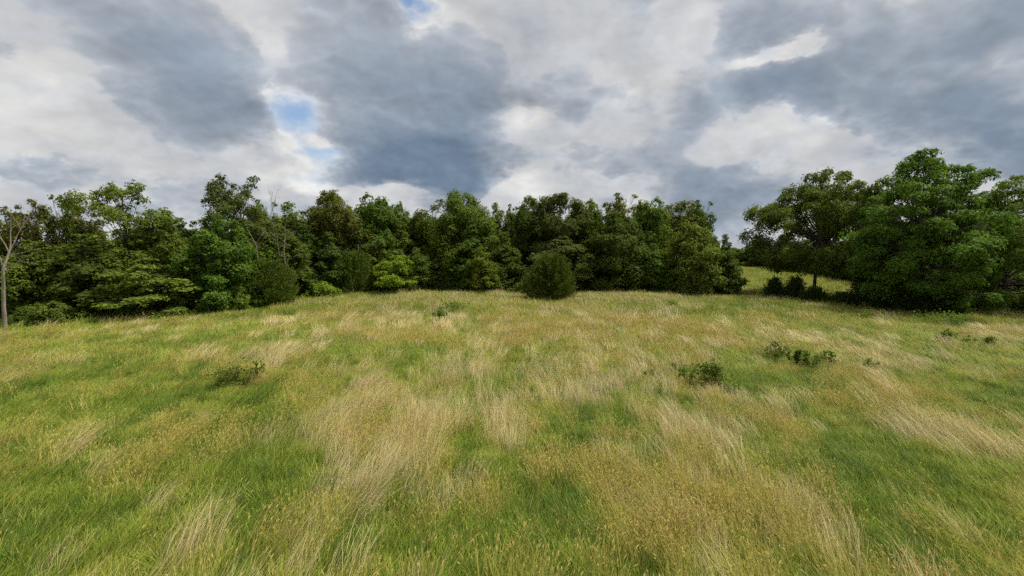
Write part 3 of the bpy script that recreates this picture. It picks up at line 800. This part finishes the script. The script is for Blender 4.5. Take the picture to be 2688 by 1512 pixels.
# ------------------------------------------------------------------ meadow shrubs
def make_shrub(seed, W, H, leaf=0.045, n=900, stems=9, bare=0.25):
    r = np.random.default_rng(seed)
    g = Geo(); tips = []
    for i in range(stems):
        th = r.uniform(0, 2 * PI); rr = W / 2 * math.sqrt(r.uniform(0.02, 0.95))
        h = H * r.uniform(0.6, 1.0) * (1 - 0.35 * (2 * rr / W) ** 2)
        e = np.array([math.cos(th) * rr, math.sin(th) * rr, h])
        line = wobble((e[0] * 0.25, e[1] * 0.25, -0.05), e, 6, 0.10, r)
        g.tube(line, np.linspace(0.014, 0.004, 6), 5)
        for k in range(6):
            q = line[r.integers(2, 6)]; d = r.normal(0, 1, 3); d[2] = abs(d[2]) * 0.6; d /= np.linalg.norm(d)
            p = q + d * W * r.uniform(0.05, 0.15); g.tube(wobble(q, p, 3, 0.08, r), np.linspace(0.005, 0.002, 3), 4)
            if p[2] > H * bare: tips.append(p)
        tips.append(e)
    tips = np.array(tips)
    per = r.integers(0, len(tips), n)
    pos = tips[per] + r.normal(0, 1, (n, 3)) * np.array([0.075, 0.075, 0.06]) * W
    nr = r.normal(0, 0.55, (n, 3)) + np.array([0, 0, 0.8])
    keep = pos[:, 2] > H * bare * 0.6
    pos, nr, per = pos[keep], nr[keep], per[keep]
    tt = np.clip(r.normal(0.45, 0.2, len(tips)), 0, 1)
    tint = np.clip(tt[per] + r.normal(0, 0.2, len(per)), 0, 1)
    cm = np_mesh('foliage', leaves_from(pos, nr, leaf, r), np.arange(len(pos) * 4).reshape(-1, 4), None, {'tint': tint})
    return g.mesh('stem'), cm


def shrub(label, px, base, wpx, hpx, pal, seed, n=900, name='shrub', group='small shrubs in the meadow', bare=0.2, leaf=0.05, stems=9):
    x, y = at(px, base); z0 = float(gz(x, y)); x, y = at(px, base, z0 + 0.05)
    W = wpx / F * y; H = hpx / F * y + 0.30
    t = empty(name, (x, y, z0))
    sm, cm = make_shrub(seed, W, H, leaf, int(n * 0.68), stems, bare)
    link('stem', sm, BARK, t); link('foliage', cm, LEAF[pal], t)
    tag(t, label, 'shrub', group)


shrub('wide low dark shrub on the left of the meadow', 620, 1018, 118, 52, 'mid', 201, 1500, leaf=0.055, stems=14)
shrub('small upright dark shrub touching the right of the wide low left shrub', 677, 1003, 36, 42, 'mid', 202, 500)
shrub('small round shrub with bare stems standing alone before the wood', 1156, 852, 38, 40, 'vivid', 203, 700, bare=0.45, leaf=0.07)
shrub('low bright green brush patch behind the lone bare stemmed shrub', 1178, 818, 100, 16, 'vivid', 204, 1300, name='brush', leaf=0.075, stems=16)
shrub('big dark leafy shrub right of the meadow centre', 1862, 1028, 84, 66, 'dark', 205, 1900, leaf=0.06, stems=16)
shrub('low arm of leaves spreading left of the big dark shrub', 1800, 1012, 66, 34, 'mid', 206, 800, stems=9)
shrub('low arm of leaves spreading right of the big dark shrub', 1915, 1036, 70, 26, 'vivid', 207, 700, stems=9)
shrub('tiny dark sapling left of the big dark shrub', 1702, 1000, 30, 28, 'mid', 208, 400, stems=5)
shrub('small dark sapling touching the left arm of the big dark shrub', 1776, 982, 26, 20, 'mid', 209, 350, stems=5)
shrub('leftmost leafy sapling of the row up the right slope', 2032, 948, 58, 40, 'mid', 210, 700, leaf=0.06, bare=0.3)
shrub('tallest thin sapling in the row on the right', 2080, 962, 34, 52, 'mid', 211, 700, leaf=0.06, bare=0.25, stems=6)
shrub('bushy sapling right of the tallest thin sapling', 2118, 972, 54, 46, 'mid', 212, 800, leaf=0.06)
shrub('rightmost flat topped sapling of the row on the right slope', 2170, 960, 40, 28, 'mid', 213, 450, leaf=0.06, bare=0.35, stems=6)
shrub('pale leaning sapling in straw right of the sapling row', 2290, 975, 44, 26, 'olive', 214, 380, leaf=0.055, stems=6)
shrub('loose two lobed shrub below the huge right oak', 2478, 905, 44, 32, 'mid', 215, 600, leaf=0.07)
shrub('small faint shrub in the middle of the three near the right edge', 2543, 908, 24, 20, 'mid', 216, 350, leaf=0.06, stems=5)
shrub('round dark shrub nearest the right edge', 2594, 914, 36, 26, 'mid', 217, 600, leaf=0.065)
shrub('low bright green brush patch in front of the huge right oak', 2475, 858, 120, 22, 'vivid', 218, 1600, name='brush', leaf=0.08, stems=18)
shrub('small leafy weed left of the low bright green patch on the right', 2270, 842, 60, 16, 'mid', 219, 600, name='brush', leaf=0.07)
shrub('small dark weed on the grass below the sloping olive tree', 1768, 808, 26, 14, 'mid', 222, 350, name='weed', leaf=0.07, stems=6)
shrub('low leafy clump in the grass right of the round cedar', 1566, 832, 50, 12, 'mid', 223, 500, name='weed', leaf=0.07, stems=9)
shrub('dark scrap of leaves in pale grass at far left', 130, 898, 30, 12, 'mid', 224, 300, name='weed', leaf=0.05, stems=6)


# ------------------------------------------------------------------ undergrowth along the foot of the wood (one mass)
def undergrowth():
    r = np.random.default_rng(77)
    line = [(-62, 31), (-41, 37.5), (-36, 40), (-30, 44.3), (-25, 54.5), (-19.5, 58), (-10, 61.5), (1, 63.2), (9, 63.5), (17.8, 65), (22, 61.5), (28, 60.5), (34, 72), (50, 104), (66, 138)]
    line = np.array(line); seg = np.linalg.norm(np.diff(line, axis=0), axis=1); cum = np.concatenate([[0], np.cumsum(seg)])
    pos, nrm, tint, siz = [], [], [], []
    s = 0.0
    while s < cum[-1]:
        x = np.interp(s, cum, line[:, 0]); y = np.interp(s, cum, line[:, 1])
        for _ in range(2):
            cx = x + r.normal(0, 0.5); cy = y + abs(r.normal(0, 1.3)) + 0.2
            h = r.uniform(0.5, 1.5) * (0.7 if r.random() < 0.6 else 1.2); w = r.uniform(0.6, 1.3)
            n = int(110 * w * h + 40)
            d = r.normal(0, 1, (n, 3)); d /= np.linalg.norm(d, axis=1)[:, None]; d[:, 2] = np.abs(d[:, 2])
            p = d * np.array([w, w, h]) * r.uniform(0.45, 1.05, n)[:, None] + np.array([cx, cy, 0]) + r.normal(0, 0.08, (n, 3))
            p[:, 2] += gz(p[:, 0], p[:, 1])
            pos.append(p); nrm.append(d * 0.6 + np.array([0, 0, 0.7]) + r.normal(0, 0.4, (n, 3)))
            tint.append(np.clip(r.normal(0.4, 0.2) + r.normal(0, 0.18, n), 0, 1))
        s += 0.62
    pos = np.concatenate(pos); nrm = np.concatenate(nrm); tint = np.concatenate(tint)
    me = np_mesh('undergrowth', leaves_from(pos, nrm, 0.115, r), np.arange(len(pos) * 4).reshape(-1, 4), None, {'tint': tint})
    tag(link('undergrowth', me, LEAF['mid']), 'tangled green brambles and weeds along the shaded foot of the wood', 'undergrowth', kind='stuff')


undergrowth()

# ------------------------------------------------------------------ grass
GRASS = grass_mat()
tufts = bpy.data.collections.new('grass_tufts')      # kept out of the scene: only its instances are drawn


def tuft(name, seed, n, h, spread, width, sweep, bend, jitter, dry=0.0, heads=0.0, head_len=0.07, head_w=0.007, hvar=0.35, segs=3):
    """n blades; sweep = how far the tips are blown towards +y (fraction of h)"""
    r = np.random.default_rng(seed)
    th = r.uniform(0, 2 * PI, n); rr = spread * np.sqrt(r.uniform(0, 1, n))
    b = np.stack([np.cos(th) * rr, np.sin(th) * rr, np.full(n, -0.03)], 1)
    H = h * r.uniform(1 - hvar, 1 + hvar, n)
    sw = np.stack([r.normal(0, jitter, n), sweep + r.normal(0, jitter, n), np.zeros(n)], 1)
    d0 = np.stack([r.normal(0, jitter * 0.5, n), r.normal(0, jitter * 0.5, n), np.ones(n)], 1)
    s = np.linspace(0, 1, segs + 1)
    pts = b[:, None] + H[:, None, None] * (d0[:, None] * (s - bend * s ** 2.2)[None, :, None] + sw[:, None] * (s ** 1.7)[None, :, None])
    side = np.stack([np.cos(th * 3 + 1), np.sin(th * 3 + 1) * 0.5, r.normal(0, 0.2, n)], 1); side /= np.linalg.norm(side, axis=1)[:, None]
    w = (width * r.uniform(0.7, 1.3, n))[:, None] * np.array([1.0] * segs + [0.25])[None] * 0.5
    L = pts - side[:, None] * w[:, :, None]; Rr = pts + side[:, None] * w[:, :, None]
    V = np.stack([L, Rr], 2).reshape(n, -1, 3)
    per = (segs + 1) * 2
    base = (np.arange(n) * per)[:, None, None]
    k = np.arange(segs)[None, :, None] * 2
    Q = (base + k + np.array([0, 1, 3, 2])[None, None]).reshape(-1, 4)
    tint = np.repeat(r.uniform(0, 1, n), segs); dr = np.repeat((r.uniform(0, 1, n) < dry) * r.uniform(0.4, 0.9, n), segs)
    V = V.reshape(-1, 3)
    if heads > 0:
        m = int(n * heads); tip = pts[:m, -1]; d = pts[:m, -1] - pts[:m, -2]; d /= np.linalg.norm(d, axis=1)[:, None]
        d2 = d + np.array([0, 0.35, -0.75]) * r.uniform(0.2, 1.2, m)[:, None]; d2 /= np.linalg.norm(d2, axis=1)[:, None]
        hl = (head_len * r.uniform(0.7, 1.4, m))[:, None]; hw = head_w * r.uniform(0.7, 1.4, m)[:, None]
        for ax in (side[:m], np.cross(side[:m], d)):
            v = np.stack([tip, tip + d * hl * 0.5 - ax * hw, tip + d * hl * 0.5 + d2 * hl * 0.6, tip + d * hl * 0.5 + ax * hw], 1)
            Q = np.concatenate([Q, np.arange(m * 4).reshape(-1, 4) + len(V)]); V = np.concatenate([V, v.reshape(-1, 3)])
            tint = np.concatenate([tint, r.uniform(0.4, 1, m)]); dr = np.concatenate([dr, r.uniform(0.35, 0.95, m)])
    me = np_mesh(name, V, Q, None, {'tint': tint, 'dry': dr})
    me.materials.append(GRASS)
    tufts.objects.link(bpy.data.objects.new(name, me))


# near (0-2 green, 3-5 straw swept, 6-7 seed heads), middle (8-9 green, 10-11 straw, 12 seed), far (13 green, 14 straw)
tuft('t00', 1, 62, 0.36, 0.22, 0.0085, 0.42, 0.24, 0.24, 0.10)
tuft('t01', 2, 62, 0.44, 0.24, 0.0075, 0.60, 0.28, 0.22, 0.15)
tuft('t02', 3, 72, 0.28, 0.24, 0.0095, 0.22, 0.22, 0.32, 0.05)
tuft('t03', 4, 58, 0.86, 0.30, 0.0044, 0.70, 0.32, 0.13, 0.0, 0.5, 0.10, 0.0045)
tuft('t04', 5, 58, 0.92, 0.32, 0.0044, 0.95, 0.46, 0.13, 0.0, 0.5, 0.10, 0.0045)
tuft('t05', 6, 54, 0.72, 0.38, 0.0044, 0.55, 0.24, 0.18, 0.0, 0.5, 0.09, 0.0045)
tuft('t06', 7, 46, 0.56, 0.26, 0.0050, 0.42, 0.18, 0.18, 0.15, 0.75, 0.085, 0.0085)
tuft('t07', 8, 46, 0.50, 0.26, 0.0050, 0.28, 0.15, 0.24, 0.15, 0.75, 0.075, 0.0085)
tuft('t08', 9, 80, 0.42, 0.48, 0.016, 0.40, 0.24, 0.24, 0.12)
tuft('t09', 10, 80, 0.48, 0.48, 0.015, 0.50, 0.26, 0.22, 0.18)
tuft('t10', 11, 80, 0.85, 0.42, 0.010, 0.60, 0.28, 0.16, 0.0)
tuft('t11', 12, 80, 0.90, 0.42, 0.010, 0.80, 0.40, 0.16, 0.0)
tuft('t12', 13, 64, 0.60, 0.48, 0.011, 0.40, 0.18, 0.20, 0.2, 0.6, 0.11, 0.013)
tuft('t13', 14, 90, 0.48, 0.95, 0.032, 0.25, 0.20, 0.24, 0.12, segs=2)
tuft('t14', 15, 90, 0.70, 0.95, 0.022, 0.40, 0.22, 0.22, 0.0, segs=2)

# hand placed patches of the meadow: picture point, half width across and along (m), amount
STRAW = [(1190, 1010, .7, 1.0, .9), (940, 1075, 1.1, 1.2, .8), (1080, 1150, .8, .9, .9), (1010, 1260, .9, 1.0, .8), (1290, 1110, .9, 1.1, .7), (1500, 1070, .8, 1.0, .6),
         (1600, 1040, 1.0, 1.2, .5), (1840, 1165, .5, .6, .9), (1950, 1080, .6, .8, .9), (2090, 1120, .8, .7, .6), (2540, 1185, .9, .8, .8), (1270, 1180, .3, .4, .8),
         (1120, 1340, .6, .5, .6), (830, 1230, .6, .6, .5), (430, 1330, .7, .5, .5), (540, 1460, .6, .3, .5), (150, 1230, 1.2, .8, .35), (2330, 1090, .7, 1.0, .5),
         (1750, 930, 3, 3, .35), (2200, 920, 3, 2.5, .5), (700, 920, 2.5, 2.0, .5), (1000, 860, 3, 3, .4), (1500, 830, 4, 3, .35), (1700, 1010, 2, 1.5, .3), (1480, 1000, 2, 1.5, .3),
         (2400, 960, 3, 2, .35), (1240, 1480, .3, .4, .5), (2440, 1450, .5, .4, .5), (560, 950, 2.5, 1.5, .3)]
GREEN = [(1400, 1360, .9, .7, .8), (2240, 1250, 1.0, .9, .8), (2330, 1190, .8, .8, .6), (2020, 1010, 1.8, 1.4, .7), (700, 1270, .9, .8, .6), (400, 1090, 2.5, 1.8, .5), (1090, 985, .9, 1.0, .7),
         (600, 900, 3, 2, .5), (250, 1010, 2.5, 2, .5), (1520, 1140, .8, .9, .5), (2480, 1320, 1.0, .6, .6), (1300, 1400, .6, .5, .5), (2600, 1400, .6, .6, .5), (450, 1450, .6, .4, .5),
         (860, 905, 2, 1.5, .4), (2110, 1290, .6, .5, .6), (1950, 800, 5, 4, .5), (560, 830, 5, 3, .4), (2450, 1440, 1.1, .7, .5), (2250, 1400, .8, .6, .4), (120, 1420, 1.0, .6, .4), (640, 1380, .7, .5, .5), (1560, 1450, .8, .4, .4), (2600, 1010, 2.5, 2, .4), (80, 1100, 2, 1.6, .5)]
GOLD = [(2020, 1380, 1.2, .8, .7), (1830, 1280, 1.1, .9, .6), (560, 1200, 1.2, .9, .5), (1350, 1470, 1.0, .4, .3), (760, 1450, .6, .5, .7), (2130, 1300, .8, .6, .6), (1640, 1360, .9, .7, .5),
        (1900, 1450, 1.2, .5, .6), (2060, 1150, 1.0, .9, .6), (1660, 880, 5, 3, .6), (1400, 880, 4, 3, .5), (1000, 890, 3, 2, .4), (2300, 1010, 2.0, 1.5, .5), (330, 1270, .9, .7, .4), (1500, 1250, .8, .7, .4)]


def patch(x, y, lst):
    t = np.zeros_like(x)
    wx = (fbm(x * 0.7, y * 0.7, 31, 3) - 0.5) * 1.6; wy = (fbm(x * 0.7, y * 0.7, 37, 3) - 0.5) * 1.6
    for (px, py, a, b, amp) in lst:
        cx, cy = at(px, py)
        k = max(1.0, cy / 22)
        t += amp * np.exp(-(((x - cx + wx * k) / (a * 1.05)) ** 2 + ((y - cy + wy * k) / (b * 1.9)) ** 2))
    return t


def meadow():
    r = np.random.default_rng(99)
    C = {'green': (0.192, 0.268, 0.024), 'deep': (0.112, 0.180, 0.020), 'ygreen': (0.335, 0.348, 0.062), 'straw': (0.56, 0.46, 0.235), 'pink': (0.54, 0.425, 0.245), 'gold': (0.45, 0.355, 0.105)}
    C = {k: np.array(v) for k, v in C.items()}
    P, ROT, SCL, IDX, COL = [], [], [], [], []
    def add(y0, y1, dens, level):
        area = (1.30 * 2) * 0.5 * (y1 ** 2 - y0 ** 2)
        n = int(area * dens)
        y = np.sqrt(r.uniform(y0 ** 2, y1 ** 2, n)); x = r.uniform(-1.30, 1.30, n) * y
        # stay on the meadow side of the wood
        ex = np.array([-75, -42, -36, -30, -25, -19, -10, 1, 17, 24, 29, 33, 50, 68, 95]); ey = np.array([31, 41, 43.5, 48, 57, 61, 65, 67, 69, 66, 70, 85, 116, 150, 150])
        keep = (y < np.interp(x, ex, ey) + 1.0)
        keep &= ~((x > 0.98 * y + 4) & (y > 52))
        x, y = x[keep], y[keep]; n = len(x)
        big_ = fbm(x * 0.20, y * 0.09, 41, 4); med = fbm(x * 0.80, y * 0.28, 43, 4); fine = 0.55 * fbm(x * 2.3, y * 0.8, 47, 3) + 0.45 * fbm(x * 5.0, y * 1.8, 49, 2)
        far = np.clip((y - 22) / 25, 0, 1)
        gp = patch(x, y, GREEN)
        st = np.clip((med - 0.50) * 2.2 + (big_ - 0.5) * 1.4 + (fine - 0.5) * 3.6 + 0.0, 0, 1) * (0.36 + 0.35 * far) + patch(x, y, STRAW) - gp * 0.8
        mid_x = np.exp(-((x - 3) / (0.45 * y + 4)) ** 2)
        st -= 0.5 * np.clip((y - 68) / 8, 0, 1)
        st += 0.30 * far * (0.4 + 0.6 * mid_x) - 0.10 * (1 - mid_x)
        go = np.clip((fbm(x * 0.4, y * 0.3, 53, 4) - 0.50) * 3.0 + (fine - 0.5) * 2.6, 0, 1) * 0.7 + patch(x, y, GOLD) - gp * 0.6
        wood = np.clip((np.interp(x, ex, ey) - 3.0 - y) / 6.0, 0, 1)
        st *= 0.25 + 0.75 * wood; go *= 0.2 + 0.8 * wood
        open_far = np.clip((y - 68) / 8, 0, 1)
        st = np.clip(st, 0, 1) * (1 - open_far); go = np.clip(go, 0, 1) * (1 - open_far)
        f = np.clip(0.50 + 0.12 * far + (med - 0.5) * 1.5 + (fine - 0.5) * 1.5 + r.normal(0, 0.22, n) - gp * 0.45 + st * 0.35 + go * 0.35 + open_far * 0.2, 0, 1)[:, None]
        c0 = C['deep'] * (1 - np.clip(f * 2, 0, 1)) + C['green'] * np.clip(f * 2, 0, 1)
        c0 = c0 * (1 - np.clip(f * 2 - 1, 0, 1)) + C['ygreen'] * np.clip(f * 2 - 1, 0, 1)
        pk = np.clip((fbm(x * 0.5, y * 0.5, 59, 3) - 0.4) * 3 + r.normal(0, 0.2, n), 0, 1)[:, None]
        c_st = (C['straw'] * (1 - pk) + C['pink'] * pk) * 0.88 + c0 * 0.12
        gk = r.uniform(0.3, 0.8, n)[:, None]
        c_go = C['gold'] * gk + C['ygreen'] * (1 - gk)
        wind = (fbm(x * 0.22, y * 0.22, 67, 3) - 0.5) * 0.9
        for kind, sel, c, ids in ((0, r.uniform(0, 1, n) < 0.60, c0, ((0, 3), (8, 2), (13, 1))),
                                  (1, r.uniform(0, 1, n) < st * (0.18 if level == 0 else 0.12), c_st, ((3, 3), (10, 2), (14, 1))),
                                  (2, r.uniform(0, 1, n) < go * (0.22 + 0.16 * mid_x) + 0.01, c_go, ((6, 2), (12, 1), (14, 1)))):
            m = int(sel.sum()); xx, yy = x[sel] + r.normal(0, 0.1, m), y[sel] + r.normal(0, 0.1, m)
            i0, k = ids[level]
            rz = wind[sel] + r.normal(0, 0.17, m) + (r.normal(0, 0.45, m) if kind != 1 else 0)
            sc = r.uniform(0.70, 1.25, m) * (0.80 + 0.45 * fine[sel]) * np.where(yy > 70, 1.5, 1.0) * (1 + 0.7 * (1 - wood[sel]) * r.uniform(0.3, 1, m))
            P.append(np.stack([xx, yy, gz(xx, yy)], 1)); IDX.append(i0 + r.integers(0, k, m)); COL.append(c[sel] * r.uniform(0.8, 1.2, m)[:, None])
            ROT.append(np.stack([r.normal(0, 0.08, m), r.normal(0, 0.08, m), rz], 1)); SCL.append(sc)
    add(4.5, 15, 52, 0)
    add(15, 23, 36, 0)
    add(23, 38, 15, 1)
    add(38, 70, 5.5, 2)
    add(70, 150, 1.2, 2)
    P_, I_, S_ = np.concatenate(P), np.concatenate(IDX), np.concatenate(SCL)
    R_, C_ = np.concatenate(ROT), np.concatenate(COL)
    me = bpy.data.meshes.new('meadow_grass')
    me.vertices.add(len(P_)); me.vertices.foreach_set('co', P_.astype(np.float32).ravel())
    a = me.attributes.new('rot', 'FLOAT_VECTOR', 'POINT'); a.data.foreach_set('vector', R_.astype(np.float32).ravel())
    a = me.attributes.new('scl', 'FLOAT', 'POINT'); a.data.foreach_set('value', S_.astype(np.float32))
    a = me.attributes.new('idx', 'INT', 'POINT'); a.data.foreach_set('value', I_.astype(np.int32))
    a = me.attributes.new('gcol', 'FLOAT_COLOR', 'POINT'); a.data.foreach_set('color', np.concatenate([C_, np.ones((len(C_), 1))], 1).astype(np.float32).ravel())
    me.update()
    o = link('meadow_grass', me)
    tag(o, 'tall meadow grass, green mixed with windswept straw and golden seed heads', 'grass', kind='stuff')
    ng = bpy.data.node_groups.new('grass_scatter', 'GeometryNodeTree')
    ng.interface.new_socket('Geometry', in_out='INPUT', socket_type='NodeSocketGeometry')
    ng.interface.new_socket('Geometry', in_out='OUTPUT', socket_type='NodeSocketGeometry')
    N, L = ng.nodes, ng.links
    gi, go_ = N.new('NodeGroupInput'), N.new('NodeGroupOutput')
    ci = N.new('GeometryNodeCollectionInfo'); ci.inputs['Collection'].default_value = tufts
    ci.inputs['Separate Children'].default_value = True; ci.inputs['Reset Children'].default_value = True
    ip = N.new('GeometryNodeInstanceOnPoints'); ip.inputs['Pick Instance'].default_value = True
    def na(name, typ):
        n = N.new('GeometryNodeInputNamedAttribute'); n.data_type = typ; n.inputs['Name'].default_value = name; return n.outputs[0]
    L.new(gi.outputs[0], ip.inputs['Points']); L.new(ci.outputs[0], ip.inputs['Instance'])
    L.new(na('idx', 'INT'), ip.inputs['Instance Index']); L.new(na('rot', 'FLOAT_VECTOR'), ip.inputs['Rotation'])
    L.new(na('scl', 'FLOAT'), ip.inputs['Scale']); L.new(ip.outputs[0], go_.inputs[0])
    md = o.modifiers.new('scatter', 'NODES'); md.node_group = ng


meadow()
# print('triangles', sum(sum(len(p.vertices) - 2 for p in m.polygons) if len(m.polygons) < 500 else len(m.loops) - 2 * len(m.polygons) for m in bpy.data.meshes))
